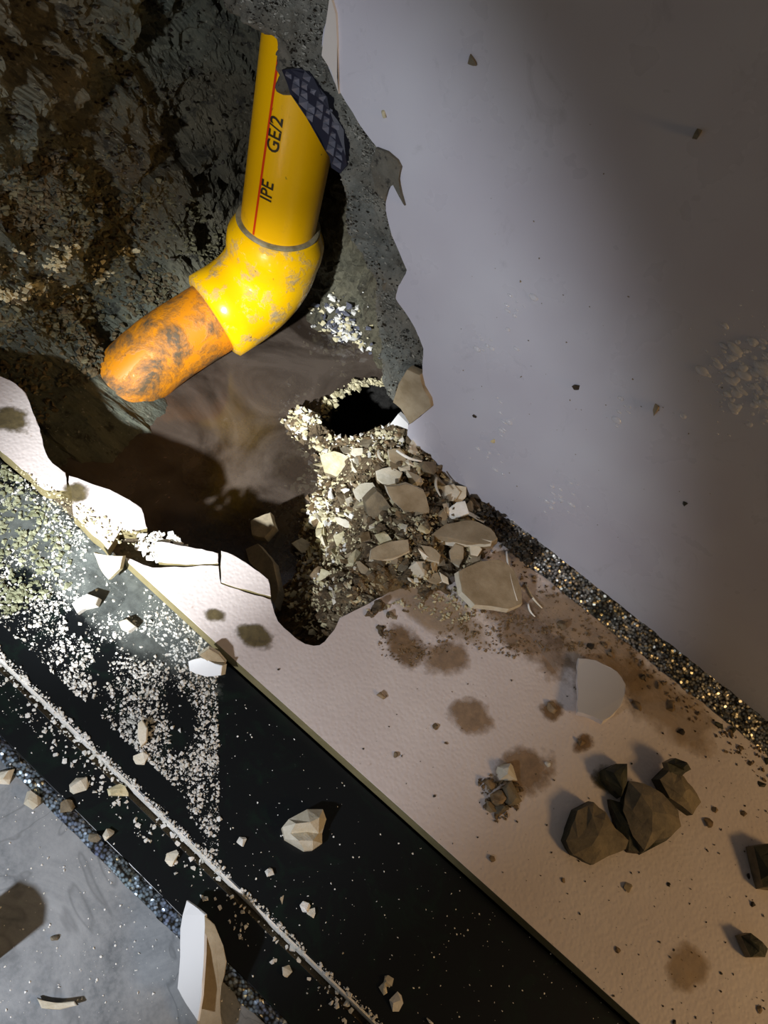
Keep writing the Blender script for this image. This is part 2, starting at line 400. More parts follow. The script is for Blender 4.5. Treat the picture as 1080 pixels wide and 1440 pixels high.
# navy netting pressed into the mortar above the pipe
def netting():
    bm = bmesh.new(); bm2 = bmesh.new()
    P = [(396, 98), (420, 96), (440, 108), (460, 136), (474, 168), (484, 200), (488, 232), (478, 244), (466, 236), (456, 210), (442, 182), (426, 154), (408, 132)]
    pts = [ony(a, b, .0032) for a, b in P]
    o1 = prism('netting', rough_line(pts, .0014, .004, seed=4), (0, .010, 0), [M_NAVY], wall); o1['label'] = 'navy woven netting patch'
    q = [(p.x, p.z) for p in pts]; xs = [a for a, _ in q]; zs = [b for _, b in q]
    st = .0058; x = min(xs); r = random.Random(2)
    while x < max(xs):
        z = min(zs)
        while z < max(zs):
            if inpoly(x, z, q) and dist_poly(x, z, q) > .0015:
                s = st * r.uniform(.36, .5); h = r.uniform(.0012, .003)
                if r.random() < .12: z += st * .8; continue
                sx = (z * 37 % .0058) * .5
                c = [Vector((x + r.uniform(-.0006, .0006) + a * s,   .0030, z + r.uniform(-.0006, .0006) + b * s * .8)) for a, b in ((-1, -1), (1, -1), (1, 1), (-1, 1))]
                t = Vector((x - .0006, .0026 - h, z + .0006)); v = [bm.verts.new(k) for k in c]; tv = bm.verts.new(t)
                for k in range(4): bm.faces.new((v[k], v[(k + 1) % 4], tv))
            z += st * .8
        x += st
    bmesh.ops.recalc_face_normals(bm, faces=bm.faces[:])
    me = bpy.data.meshes.new('netting_knob'); bm.to_mesh(me); bm.free()
    o = link('netting_knob', me, M_NETG, wall); o['kind'] = 'stuff'
netting()

# ------------------------------------------------------------------ structure: the broken-out cavity
def cavity():
    path = [(.09, .09), (-.06, .105), (-.16, .108), (-.24, .105), (-.285, .085), (-.308, .045), (-.315, -.02), (-.305, -.09), (-.30, -.14), (-.31, -.20)]
    P = [Vector((a, b, 0)) for a, b in path]
    # Catmull-Rom samples
    fine = []
    for i in range(len(P) - 1):
        a = P[max(0, i - 1)]; b = P[i]; c = P[i + 1]; d_ = P[min(len(P) - 1, i + 2)]
        for k in range(40):
            t = k / 40
            fine.append(.5 * ((2 * b) + (c - a) * t + (2 * a - 5 * b + 4 * c - d_) * t * t + (3 * b - a - 3 * c + d_) * t ** 3))
    nz = 300; V = []; Fc = []; n = len(fine)
    for i in range(n):
        tg = (fine[min(n - 1, i + 1)] - fine[max(0, i - 1)]).normalized(); nr = Vector((-tg.y, tg.x, 0))  # towards the room
        if nr.dot(Vector((.12, -.2, 0)) - fine[i]) < 0: nr = -nr
        for j in range(nz + 1):
            z = -.155 + .50 * j / nz
            q = fine[i] + Vector((0, 0, z))
            left = max(0, min(1, (-.26 - fine[i].x) / .04))
            bank = .125 * max(0, min(1, (-z + .0) / .1)) ** 1.3 * left + .03 * max(0, (-z - .02)) / .1
            big = fbm(q * 13 + Vector((3, 1, 2)), 3) * .034
            ridg = (noise.ridged_multi_fractal(q * 30, 1.0, 2.0, 5, 1.0, 2.0) - 1.2) * .0065
            fin = fbm(q * 110, 5, .6) * .0045
            blk = noise.cell(q * 38 + Vector((fbm(q * 20, 2),) * 3)) * .006
            V.append(q + nr * (bank + big + ridg + fin + blk) + Vector((0, 0, fbm(q * 25 + Vector((9, 9, 9)), 3) * .006)))
    for i in range(n - 1):
        for j in range(nz):
            a = i * (nz + 1) + j; Fc.append((a, a + nz + 1, a + nz + 2, a + 1))
    me = bpy.data.meshes.new('wall_left'); me.from_pydata([tuple(v) for v in V], [], Fc)
    return link('wall_left', me, M_CONC, None, False)
cav = cavity(); tag(cav, kind='structure')
prism('floor_pit', rect(-.42, .1, -.2, .16, -.150), (0, 0, -.01), [M_CONC])
tag(bpy.data.objects['floor_pit'], kind='structure')

# ------------------------------------------------------------------ muddy water in the pit
def m_water():
    n = NT('murky_brown_water')
    c = n.mix(n.ramp(n.noise(14, 5, .6, 1), [(.4, B4), (.62, W4)]), sr(62, 52, 44), sr(108, 96, 86))
    n.bump(n.noise(45, 3, .5, .5), .001, .25)
    return n.set(base=c, rough=.14, alpha=.80, spec=.7)
ZW = -.060
HOL = [(p.x, p.y) for p in rough_line(pz([(452, 592), (456, 572), (468, 560), (486, 552), (500, 543), (522, 541), (542, 546), (556, 556), (572, 590)], ZW), .0012, .004, False, 12)] + [(.0, .03), (.0, .006)]
V = []; Fc = []; idx = {}
for i in range(261):
    for j in range(196):
        x = -.37 + i * .0015; y = -.16 + j * .0015
        if inpoly(x, y, HOL): continue
        idx[i, j] = len(V); V.append((x, y, ZW))
for (i, j), a_ in idx.items():
    q = (a_, idx.get((i + 1, j)), idx.get((i + 1, j + 1)), idx.get((i, j + 1)))
    if None not in q: Fc.append(q)
me = bpy.data.meshes.new('muddy_water'); me.from_pydata(V, [], Fc); wt = link('muddy_water', me, m_water())
tag(wt, 'murky brown water standing in the pit under the yellow pipe', 'water', kind='stuff')

# ------------------------------------------------------------------ the yellow pipe
PX = ony(402, 250, .045); AX, AY = PX.x, .045
PR = .0262
zs_ = ony(396, 352, .045 - .02).z - .002      # top of the elbow socket
pipe = empty('gas_pipe', (AX, AY, ZW)); tag(pipe, 'yellow plastic gas pipe with black print and red stripe bending in an elbow', 'pipe')
inv = Vector((AX, AY, ZW))
def lathe_path(name, C, Rr, mat, parent, seg=56, cap=True):
    V = []; Fc = []; n = len(C)
    up = Vector((1, 0, 0))
    for i in range(n):
        t = (C[min(n - 1, i + 1)] - C[max(0, i - 1)]).normalized()
        a = t.cross(up).normalized(); b = t.cross(a).normalized()
        for k in range(seg):
            an = 2 * math.pi * k / seg; V.append(C[i] - inv + (a * math.cos(an) + b * math.sin(an)) * Rr[i])
    for i in range(n - 1):
        for k in range(seg):
            a_ = i * seg + k; b_ = i * seg + (k + 1) % seg; Fc.append((a_, b_, b_ + seg, a_ + seg))
    if cap: Fc.append(tuple(range(seg))[::-1]); Fc.append(tuple(range((n - 1) * seg, n * seg)))
    me = bpy.data.meshes.new(name); me.from_pydata([tuple(v) for v in V], [], Fc)
    o = link(name, me, mat, parent, True); return o
A = Vector((AX, AY, 0))
lathe_path('pipe_section', [A + Vector((0, 0, z)) for z in (zs_ - .02, zs_, .06, .12, .18, .24, .30)], [PR] * 7, M_PIPE, pipe)
lathe_path('seam_ring', [A + Vector((0, 0, zs_ + z)) for z in (.0005, .001, .002, .003, .0035)], [PR, .0288, .0296, .0288, PR], M_SEAM, pipe)
aend = onz(190, 516, -.048)
adir = (aend - (A + Vector((0, 0, zs_ - .052)))); 
Eb = A + Vector((0, 0, zs_ - .052))
C = []; Rr = []
C += [A + Vector((0, 0, zs_ + q)) for q in (.0012, .001, -.001, -.005, -.009, -.012, -.020)]; Rr += [.0275, .0290, .0300, .0318, .0338, .0345, .0345]
p0 = A + Vector((0, 0, zs_ - .021)); p1 = Eb; ad = adir.normalized(); p2 = Eb + ad * .034
for k in range(1, 14):
    t = k / 14; C.append((1 - t) ** 2 * p0 + 2 * t * (1 - t) * p1 + t * t * p2); Rr.append(.0335)
C += [p2, p2 + ad * .014, p2 + ad * .016]; Rr += [.0335, .0335, .030]
o = lathe_path('elbow', C, Rr, M_ELBOW, pipe); o['label'] = 'mud-smeared yellow elbow socket'
o = lathe_path('pipe_arm', [p2 + ad * s - Vector((0, 0, 2.6 * max(0, s - .05) ** 1.7)) for s in (0, .02, .04, .05, .06, .07, .08, .09, .10, .115, .13, .15)], [.0268] * 12, M_ARM, pipe); o['label'] = 'muddy yellow pipe arm, painted orange for dim murky light, sinking into the mud'
# stripe and lettering wrapped on the pipe
vdir = Vector((CP.x - AX, CP.y - AY, 0)).normalized(); ang0 = math.atan2(vdir.y, vdir.x)
def cyl(theta, z, r=PR + .00025): return Vector((r * math.cos(theta), r * math.sin(theta), z - ZW))
# viewer's left is decreasing angle
def strip(th0, th1, w, z0, z1, name, mat):
    V = []; Fc = []; n = 40
    for i in range(n + 1):
        t = i / n; th = th0 + (th1 - th0) * t; z = z0 + (z1 - z0) * t
        for s in (-.5, 0, .5): V.append(cyl(th + s * w, z))
    for i in range(n):
        for j in range(2): a = i * 3 + j; Fc.append((a, a + 1, a + 4, a + 3))
    me = bpy.data.meshes.new(name); me.from_pydata([tuple(v) for v in V], [], Fc); return link(name, me, mat, pipe)
LEFT = -1
strip(ang0 + LEFT * .62, ang0 + LEFT * .55, .06, zs_ + .004, .24, 'stripe', M_RED)
def wraptext(txt, th, z0, size, name):
    cu = bpy.data.curves.new(name, 'FONT'); cu.body = txt; cu.size = size; cu.offset = size * .012; cu.resolution_u = 3
    to = bpy.data.objects.new('t', cu); COL.objects.link(to)
    dg = bpy.context.evaluated_depsgraph_get(); me = bpy.data.meshes.new_from_object(to.evaluated_get(dg))
    bpy.data.objects.remove(to)
    bm = bmesh.new(); bm.from_mesh(me)
    bmesh.ops.triangulate(bm, faces=bm.faces[:], quad_method='FIXED', ngon_method='EAR_CLIP')
    for v in bm.verts:
        x, y = v.co.x, v.co.y
        v.co = cyl(th + LEFT * y / PR, z0 + x, PR + .0005)
    bm.to_mesh(me); bm.free()
    o = link(name, me, M_INK, pipe); o['label'] = 'black printed letters'; return o
wraptext('IPE', ang0 - .26, ony(385, 290, .02).z, .0115, 'lettering')
wraptext('GE/2', ang0 - .26, ony(395, 222, .02).z, .0115, 'lettering')

# ------------------------------------------------------------------ rubble heap
def heap_z(x, y):
    left = -.140 + max(0, -y) * .45
    s = max(0, min(1, (x - left) / .075)); s = s * s * (3 - 2 * s)
    z = -.088 + .084 * s
    z += .012 * math.exp(-((x + .005) ** 2 + (y + .045) ** 2) / .0022)
    z += .010 * math.exp(-((x + .06) ** 2 + (y - .005) ** 2) / .0012)
    z += .040 * math.exp(-((x + .140) ** 2 + (y - .004) ** 2) / .0007)
    z -= .014 * math.exp(-((x + .055) ** 2 + (y + .085) ** 2) / .0006)
    z += fbm(Vector((x * 40, y * 40, 0)), 4) * .007 * (0.4 + .6 * s)
    hol = max(0, min(1, (y - .010) / .012)) * max(0, min(1, (-.062 - x) / .012)) * max(0, min(1, (x + .150) / .012)); z -= hol * .10
    edge = max(0, (x - .02) / .03); z -= edge * .016
    f = max(0, (-y - .10) / .05); z -= f * .007
    return z
def heap():
    nx, ny = 230, 230; V = []; Fc = []
    for i in range(nx + 1):
        for j in range(ny + 1):
            x = -.195 + .265 * i / nx; y = -.168 + .225 * j / ny
            z = heap_z(x, y) + fbm(Vector((x * 190, y * 190, 4)), 5, .6) * .0032 + (noise.cell(Vector((x * 210, y * 210, 1)))) * .0024
            V.append((x, y, z))
    for i in range(nx):
        for j in range(ny):
            a = i * (ny + 1) + j; Fc.append((a, a + ny + 1, a + ny + 2, a + 1))
    me = bpy.data.meshes.new('rubble_heap'); me.from_pydata(V, [], Fc)
    o = link('rubble_heap', me, M_HEAP, None, False)
    return tag(o, 'heap of brown mortar grit and sand filling the broken corner', 'rubble', kind='stuff')
HEAP = heap()
def onheap(px, py):
    d = ray(px, py).normalized(); t = .25
    while t < .9:
        p = CP + d * t
        if p.z <= heap_z(p.x, p.y): return p
        t += .0012
    return CP + d * t

# ------------------------------------------------------------------ stones
def hull(pts):
    bm = bmesh.new()
    for p in pts: bm.verts.new(p)
    r = bmesh.ops.convex_hull(bm, input=bm.verts[:])
    bmesh.ops.delete(bm, geom=[v for v in bm.verts if not v.link_faces], context='VERTS')
    bmesh.ops.recalc_face_normals(bm, faces=bm.faces[:])
    return bm
def rock_mesh(name, n, flat, seed):
    r = random.Random(seed); pts = []
    for i in range(n):
        v = Vector((r.gauss(0, 1), r.gauss(0, 1), r.gauss(0, 1))).normalized() * r.uniform(.75, 1)
        pts.append((v.x, v.y, max(-.5, v.z) * flat))
    bm = hull(pts); me = bpy.data.meshes.new(name); bm.to_mesh(me); bm.free(); return me
def rock(name, p, size, mat, label, cat, group=None, seed=1, n=16, flat=.6, rz=None, asp=1.0, tilt=None):
    r = random.Random(seed * 13 + 5)
    me = rock_mesh(name, n, flat, seed); o = link(name, me, mat)
    o.location = p + Vector((0, 0, size * flat * .42)); o.scale = (size, size * asp, size)
    o.rotation_euler = ((tilt if tilt is not None else r.uniform(-.3, .3)), r.uniform(-.3, .3) if tilt is None else 0, rz if rz is not None else r.uniform(0, 6.28))
    return tag(o, label, cat, group)
def plate(name, px, c, n, th, mats, label, cat, group=None, amp=.0004, bevel=.0005, taper=.04, dome=0.0, seed=1, face_in=False):
    """flat broken piece: outline seen at px on the plane through c with normal n, thickness th away from the viewer"""
    n = Vector(n).normalized(); P = [onplane(a, b, c, n) for a, b in px]
    P = rough_line(P, amp, .0035, seed=seed)
    o = prism(name, P, -n * th, mats, None, None, bevel, taper, dome)
    center_origin(o); return tag(o, label, cat, group)
ZT = 0.0; ZM = -.010; ZS = -.0145
def ctr(px): return (sum(a for a, _ in px) / len(px), sum(b for _, b in px) / len(px))
def hplate(name, px, mats, label, lift=.004, th=.006, nrm=(0, -.15, 1), z=None, **k):
    cx, cy = ctr(px)
    if z is None:
        c = onheap(cx, cy) + Vector((0, 0, lift))
    else: c = onz(cx, cy, z + lift)
    return plate(name, px, c, nrm, th, mats, label, k.pop('cat', 'tile shard'), **k)

SH = 'tile_shard'
hplate(SH, [(645, 803), (672, 790), (702, 786), (722, 800), (733, 826), (735, 848), (716, 856), (690, 852), (668, 850), (650, 832)], [M_BEIGE, M_PALE],
       'largest beige shard, rounded, lying at the right foot of the heap', .010, .006, (.10, -.12, 1), z=0, seed=21)
hplate(SH, [(543, 684), (572, 680), (596, 690), (604, 716), (600, 752), (588, 748), (572, 724), (552, 704)], [M_BEIGE, M_PALE],
       'pointed beige shard standing on end in the middle of the heap', .012, .005, (.35, -.55, .75), seed=22)
hplate(SH, [(606, 752), (628, 736), (664, 731), (690, 742), (700, 757), (690, 764), (658, 762), (640, 757)], [M_BEIGE, M_BEIGE],
       'long wedge-shaped beige shard below the white wall corner', .010, .006, (-.1, -.1, 1), seed=23)
hplate(SH, [(608, 756), (640, 752), (692, 760), (690, 768), (650, 769), (622, 766)], [M_PALE, M_BEIGE],
       'thin pale sliver under the wedge-shaped shard', .007, .003, (0, -.5, .8), seed=24)
hplate(SH, [(522, 772), (540, 764), (574, 758), (576, 774), (560, 782), (534, 788), (520, 786)], [M_BEIGE, M_PALE],
       'flat grey-beige shard lying in the dark hollow of the heap', .006, .004, (0, -.3, 1), seed=25)
hplate(SH, [(496, 690), (506, 680), (524, 678), (532, 690), (524, 702), (508, 708), (500, 700)], [M_PALE, M_BEIGE],
       'pale squarish chip facing up at the top left of the heap', .010, .012, (0, -.4, .8), seed=26)
hplate(SH, [(530, 690), (544, 704), (560, 728), (566, 742), (552, 748), (530, 742), (516, 722), (514, 706)], [M_SLATE, M_SLATE],
       'shaded olive shard leaning beside the pale squarish chip', .004, .008, (.5, -.5, .6), seed=27)
hplate(SH, [(546, 632), (562, 630), (574, 642), (574, 658), (560, 656), (548, 646)], [M_BEIGE, M_PALE], 'beige chip near the top of the heap', .006, .005, (.1, -.4, 1), seed=28)
hplate(SH, [(528, 662), (548, 656), (566, 664), (560, 678), (540, 682), (530, 674)], [M_PALE, M_BEIGE], 'cream chip above the pointed standing shard', .006, .005, (-.2, -.2, 1), seed=29)
hplate(SH, [(618, 684), (638, 680), (648, 692), (640, 704), (622, 706), (614, 698)], [M_PALE, M_BEIGE], 'pale chip against the lower wall corner', .008, .005, (0, -.3, 1), seed=30)
hplate(SH, [(636, 682), (656, 684), (656, 698), (646, 708), (632, 700)], [M_PALE, M_SLATE], 'olive-topped chip touching the foot of the white wall', .010, .005, (.2, -.3, 1), seed=31)
hplate(SH, [(624, 722), (642, 706), (654, 704), (660, 722), (644, 728), (628, 732)], [M_WHITE, M_PALE], 'whitish ragged chip under the wall corner', .010, .004, (.1, -.5, 1), seed=32)
hplate(SH, [(632, 774), (640, 764), (652, 768), (652, 784), (646, 796), (634, 790)], [M_BEIGE, M_PALE], 'upright beige chip above the largest shard', .007, .006, (0, -.4, 1), seed=33)
hplate(SH, [(660, 766), (672, 764), (678, 772), (672, 782), (662, 780)], [M_PALE, M_BEIGE], 'small round-cornered chip above the largest shard', .008, .005, (0, -.4, 1), seed=34)
hplate(SH, [(592, 766), (606, 768), (620, 780), (618, 790), (600, 786)], [M_BEIGE, M_PALE], 'beige chip below the tip of the standing shard', .006, .005, (0, -.3, 1), seed=35)
hplate(SH, [(598, 812), (616, 804), (622, 816), (614, 822), (602, 818)], [M_BEIGE, M_SLATE], 'cracked brown chip left of the largest shard', .005, .004, (0, -.2, 1), z=0, seed=36)
hplate(SH, [(618, 804), (630, 812), (632, 822), (622, 818)], [M_PALE, M_SLATE], 'thin chip split off beside the largest shard', .006, .004, (.2, -.2, 1), z=0, seed=37)
hplate(SH, [(386, 728), (412, 730), (416, 748), (396, 752), (386, 746)], [M_OCHRE, M_PALE], 'ochre-rimmed chip at the water edge of the heap', .006, .005, (0, -.4, 1), seed=38)
hplate(SH, [(410, 764), (424, 756), (438, 764), (440, 776), (424, 778)], [M_PALE, M_BEIGE], 'cream chip low on the left side of the heap', .006, .006, (0, -.4, 1), seed=39)
hplate(SH, [(470, 726), (486, 730), (500, 742), (486, 742), (474, 736)], [M_PALE, M_BROWN], 'thin pale splinter in the dark left hollow', .006, .003, (0, -.6, 1), seed=40)
hplate(SH, [(345, 772), (362, 764), (384, 790), (392, 830), (386, 852), (368, 806), (350, 790)], [M_SLATE, M_SLATE], 'olive broken plate standing behind the cracked cream corner', .0, .008, (-.3, -.4, .8), z=-.03, seed=41)
hplate(SH, [(352, 732), (380, 720), (386, 740), (372, 756), (354, 752)], [M_SLATE, M_SLATE], 'dark olive plate beside the water', .0, .008, (-.2, -.4, .9), z=-.035, seed=42)
hplate(SH, [(450, 640), (470, 634), (490, 642), (494, 662), (480, 672), (456, 664)], [M_OCHRE, M_BEIGE], 'rounded ochre mortar lump at the top left of the heap', .012, .014, (0, -.5, .9), seed=43, cat='mortar chunk')
# white stem-like splinters
def splinter(a, b, z0, r, mat, label, lift=.004, heapy=True, w=1.0):
    p = (onheap(*a) if heapy else onz(*a, z0)) + Vector((0, 0, lift)); q = (onheap(*b) if heapy else onz(*b, z0)) + Vector((0, 0, lift * .7))
    d_ = (q - p); s = d_.cross(Vector((0, 0, 1))).normalized(); u = s.cross(d_).normalized(); V = []
    n = 6
    for i in range(n + 1):
        t = i / n; c = p + d_ * t + s * math.sin(t * 3.1) * r * 1.6; rr = r * (1 - abs(t - .4) ** 1.5)
        V += [c + s * rr * w, c + u * rr, c - s * rr * w, c - u * rr * .6]
    Fc = [(0, 1, 2, 3), tuple(4 * n + k for k in (3, 2, 1, 0))]
    for i in range(n):
        for k in range(4): Fc.append((4 * i + k, 4 * (i + 1) + k, 4 * (i + 1) + (k + 1) % 4, 4 * i + (k + 1) % 4))
    me = bpy.data.meshes.new('splinter'); me.from_pydata([tuple(v) for v in V], [], Fc)
    o = link('splinter', me, mat, None, True); center_origin(o); return tag(o, label, 'splinter')
splinter((702, 789), (720, 854), 0, .0008, M_WHITE, 'thin white splinter lying across the largest beige shard', .0125, False)
splinter((550, 650), (588, 660), 0, .0012, M_WHITE, 'bent white splinter near the top of the heap', .013)
splinter((526, 648), (536, 660), 0, .0010, M_PALE, 'short pale splinter beside the bent white one', .012)
splinter((738, 822), (762, 856), 0, .0009, M_PALE, 'pale straw-like splinter right of the largest shard', .001, False)
splinter((742, 850), (752, 868), 0, .0008, M_WHITE, 'short white splinter on the muddy cream tile', .001, False)
splinter((606, 686), (614, 708), 0, .0010, M_PALE, 'narrow upright splinter beside the standing shard', .012)

# medium random chips in the heap
heap_px = [(556, 606), (600, 640), (640, 680), (690, 728), (742, 800), (720, 780), (730, 830), (660, 850), (600, 826), (545, 828), (486, 866), (450, 900), (410, 870), (392, 800), (388, 720), (420, 680), (450, 620), (500, 606)]
rr = random.Random(5); k = 0; protos = [rock_mesh('chip', 11, .6, 300 + i) for i in range(10)]
protos += [rock_mesh('chip', 10, .3, 400 + i) for i in range(8)]
mats_h = [(M_BEIGE, 'beige'), (M_PALE, 'pale cream'), (M_BEIGE, 'beige'), (M_OCHRE, 'ochre'), (M_BROWN, 'brown'), (M_SLATE, 'grey-brown'), (M_PALE, 'pale cream')]
pm = {}
while k < 285:
    a, b = rr.uniform(385, 745), rr.uniform(600, 905)
    if not inpoly(a, b, heap_px): continue
    p = onheap(a, b); s = .0022 + .0075 * rr.random() ** 1.8
    if b > 820: s = min(s, .004)
    me = rr.choice(protos); mat, hue = rr.choice(mats_h)
    if a < 480 and mat in (M_BEIGE, M_SLATE): mat, hue = M_OCHRE, 'ochre'
    if (me.name, mat.name) not in pm:
        m2 = me.copy(); m2.materials.clear(); m2.materials.append(mat); pm[me.name, mat.name] = m2
    o = bpy.data.objects.new('mortar_chip', pm[me.name, mat.name]); COL.objects.link(o)
    o.location = p + Vector((0, 0, s * .2)); o.scale = (s, s * rr.uniform(.55, 1), s * rr.uniform(.6, 1)); o.rotation_euler = (rr.uniform(-.7, .7), rr.uniform(-.7, .7), rr.uniform(0, 6.28))
    where = 'on the left, wet side' if a < 490 else ('at the wall side' if a > .9 * b - 10 else 'in the middle')
    sz = 'larger' if s > .005 else 'small'
    tag(o, '%s angular %s mortar chip %s of the rubble heap' % (sz, hue, where), 'mortar chip', '%s %s chips %s of the heap' % (sz, hue, where)); k += 1

# ------------------------------------------------------------------ fine granules joined as stuff
def granules(name, pts, mat, label, cat, seed=1, nproto=6, parent=None):
    """pts: list of (Vector, size)"""
    r = random.Random(seed); pr = []
    for i in range(nproto):
        m = rock_mesh('g', 9, .75, seed * 100 + i)
        v = np.array([tuple(q.co) for q in m.vertices]); f = [tuple(p.vertices) for p in m.polygons]; pr.append((v, f)); bpy.data.meshes.remove(m)
    V = []; Fc = []; base = 0
    for p, s in pts:
        v, f = r.choice(pr); a = r.uniform(0, 6.28); ca, sa = math.cos(a), math.sin(a)
        M = np.array(((ca, -sa, 0), (sa, ca, 0), (0, 0, 1)))
        w = (v * np.array((s, s * r.uniform(.6, 1), s * r.uniform(.6, 1)))) @ M.T + np.array(tuple(p)) + (0, 0, s * .3)
        V.append(w); Fc += [tuple(q + base for q in face) for face in f]; base += len(w)
    if not V: return
    me = bpy.data.meshes.new(name); me.from_pydata(np.concatenate(V).tolist(), [], Fc)
    o = link(name, me, mat, parent)
    return tag(o, label, cat, kind='stuff')
def scatter(poly, n, size, surf, r, dens=None, power=2.2):
    xs = [a for a, _ in poly]; ys = [b for _, b in poly]; out = []
    t = 0
    while len(out) < n and t < n * 30:
        t += 1
        a, b = r.uniform(min(xs), max(xs)), r.uniform(min(ys), max(ys))
        if not inpoly(a, b, poly): continue
        if dens and r.random() > dens(a, b): continue
        s = size[0] + (size[1] - size[0]) * r.random() ** power
        p = surf(a, b)
        if p is not None: out.append((p, s))
    return out
def nz2(a, b, s=.02, k=0): return fbm(Vector((a * s, b * s, k)), 3)
r = random.Random(77)
# heap grit
granules('grit', scatter(heap_px, 3400, (.0005, .0026), onheap, r), M_OCHRE, None, None, 3, parent=HEAP)
granules('grit', scatter(heap_px, 2600, (.0005, .0024), onheap, r), M_BROWN, None, None, 4, parent=HEAP)
granules('grit', scatter(heap_px, 600, (.0005, .0018), onheap, r), M_DARK, None, None, 5, parent=HEAP)
# grit clinging to the broken faces
from mathutils.bvhtree import BVHTree
def bvh_of(o): return BVHTree.FromPolygons([v.co[:] for v in o.data.vertices], [tuple(p.vertices) for p in o.data.polygons])
BC, BM_ = bvh_of(cav), bvh_of(mo)
def hit(bv):
    def f(a, b):
        d_ = ray(a, b).normalized(); p = bv.ray_cast(CP, d_)[0]
        return None if p is None else p - d_ * .0003
    return f
def hit_any(a, b):
    d_ = ray(a, b).normalized(); best = None
    for bv in (BC, BM_):
        p = bv.ray_cast(CP, d_)[0]
        if p is not None and (best is None or (p - CP).length < (best - CP).length): best = p
    return None if best is None else best - d_ * r.uniform(.0005, .004)
def cluster(name, cx, cy, sx, sy, ang, n, surf, size, mats, label, seed, power=1.8, par=None):
    ca, sa = math.cos(ang), math.sin(ang)
    for q, (m, frac) in enumerate(mats):
        L = []
        for i in range(int(n * frac)):
            u, v = r.gauss(0, sx), r.gauss(0, sy); a_, b_ = cx + u * ca - v * sa, cy + u * sa + v * ca
            if noise.noise(Vector((a_ * .05, b_ * .05, seed))) < -.22: continue
            if surf(a_, b_) is None: continue
            L.append((surf(a_, b_), size[0] + (size[1] - size[0]) * r.random() ** power))
        if par: granules('crumbs', L, m, None, None, seed + 50 + q, parent=par)
        elif q == 0: o = granules(name, L, m, label, 'crumbs', seed)
        else: granules('crumbs', L, m, None, None, seed + 50 + q, parent=o)
OW = [(M_OCHRE, .55), (M_WHITE, .3), (M_BROWN, .25)]
up = lambda h: (lambda a, b: onheap(a, b) + Vector((0, 0, r.uniform(0, h))))
tilted = lambda a, b: onplane(a, b, Vector((-.15, .0, -.035)), Vector((-.35, -.6, .7))) + Vector((0, r.uniform(-.002, .004), 0))
cluster('mortar_crumbs', 440, 715, 28, 18, -.3, 520, up(.005), (.0008, .0042), OW, 'clustered cream crumbs on the left shoulder of the heap', 6, par=HEAP)
cluster('mortar_crumbs', 428, 600, 12, 24, -.25, 380, up(.004), (.0008, .0042), OW, 'column of whitish crumbs below the elbow', 7, par=HEAP)
cluster('mortar_crumbs', 420, 574, 16, 7, .1, 120, up(.002), (.0008, .003), OW, '', 27, par=HEAP)
wallish = lambda y0: (lambda a, b: ony(a, b, y0 + r.uniform(-.003, .003)))
cluster('mortar_crumbs', 478, 470, 17, 22, -.4, 520, hit_any, (.001, .0052), [(M_WHITE, .4), (M_NETG, .35), (M_OCHRE, .3)], 'bright crumbly mortar beside the elbow', 8)
cluster('mortar_crumbs', 520, 626, 30, 12, 0, 300, up(.004), (.0008, .0036), OW, 'crumbly ochre mortar at the top of the heap', 28, par=HEAP)
cluster('mortar_crumbs', 440, 800, 22, 24, .3, 300, up(.003), (.0008, .0036), OW, 'crumbs low on the left of the heap', 29, par=HEAP)

bk = lambda k_, s_=.012: (lambda a, b: .08 + 2.2 * max(0, nz2(a, b, s_, k_)))
granules('crumbs', scatter([(-20, 200), (160, 180), (330, 330), (300, 430), (60, 560), (-20, 530)], 2300, (.0006, .0042), hit(BC), r, bk(31), 2.4), M_OLIVE2, None, None, 61, parent=cav)
granules('crumbs', scatter([(-20, 220), (140, 220), (260, 400), (200, 460), (60, 600), (-20, 530)], 2000, (.0006, .0040), hit(BC), r, bk(33), 2.4), M_CAVB, None, None, 62, parent=cav)
granules('crumbs', scatter([(-20, -20), (440, -20), (350, 330), (200, 450), (0, 500)], 1200, (.0005, .0034), hit(BC), r, bk(35, .02), 2.6), M_DARK, None, None, 63, parent=cav)
granules('crumbs', scatter([(-20, 340), (200, 350), (120, 420), (-20, 440)], 350, (.0008, .0040), hit(BC), r, bk(37, .03), 2.2), M_OCHRE, None, None, 64, parent=cav)
granules('crumbs', scatter([(260, -20), (470, -20), (470, 110), (560, 240), (570, 400), (600, 500), (560, 580), (515, 540), (480, 340), (400, 60)], 2200, (.0003, .0019), hit(BM_), r, bk(39, .03), 2.4), M_GREYC, None, None, 65, parent=mo)
granules('crumbs', scatter([(260, -20), (470, -20), (470, 110), (560, 240), (570, 400), (600, 500), (560, 580), (515, 540), (480, 340), (400, 60)], 1200, (.0003, .0016), hit(BM_), r, bk(41, .03), 2.4), M_DARK, None, None, 66, parent=mo)

lip = []
lp = pz([(452, 586), (460, 566), (486, 551), (502, 543), (522, 541), (542, 546), (556, 558)], ZW)
for i in range(260):
    t = r.random() * (len(lp) - 1.001); k_ = int(t); q = lp[k_].lerp(lp[k_ + 1], t - k_)
    lip.append((q + Vector((r.gauss(0, .002), abs(r.gauss(0, .0045)), .0)), .0008 + .0036 * r.random() ** 1.8))
granules('mortar_crumbs', lip, M_OCHRE, 'crumbs lining the rim of the dark hollow', 'crumbs', 71)

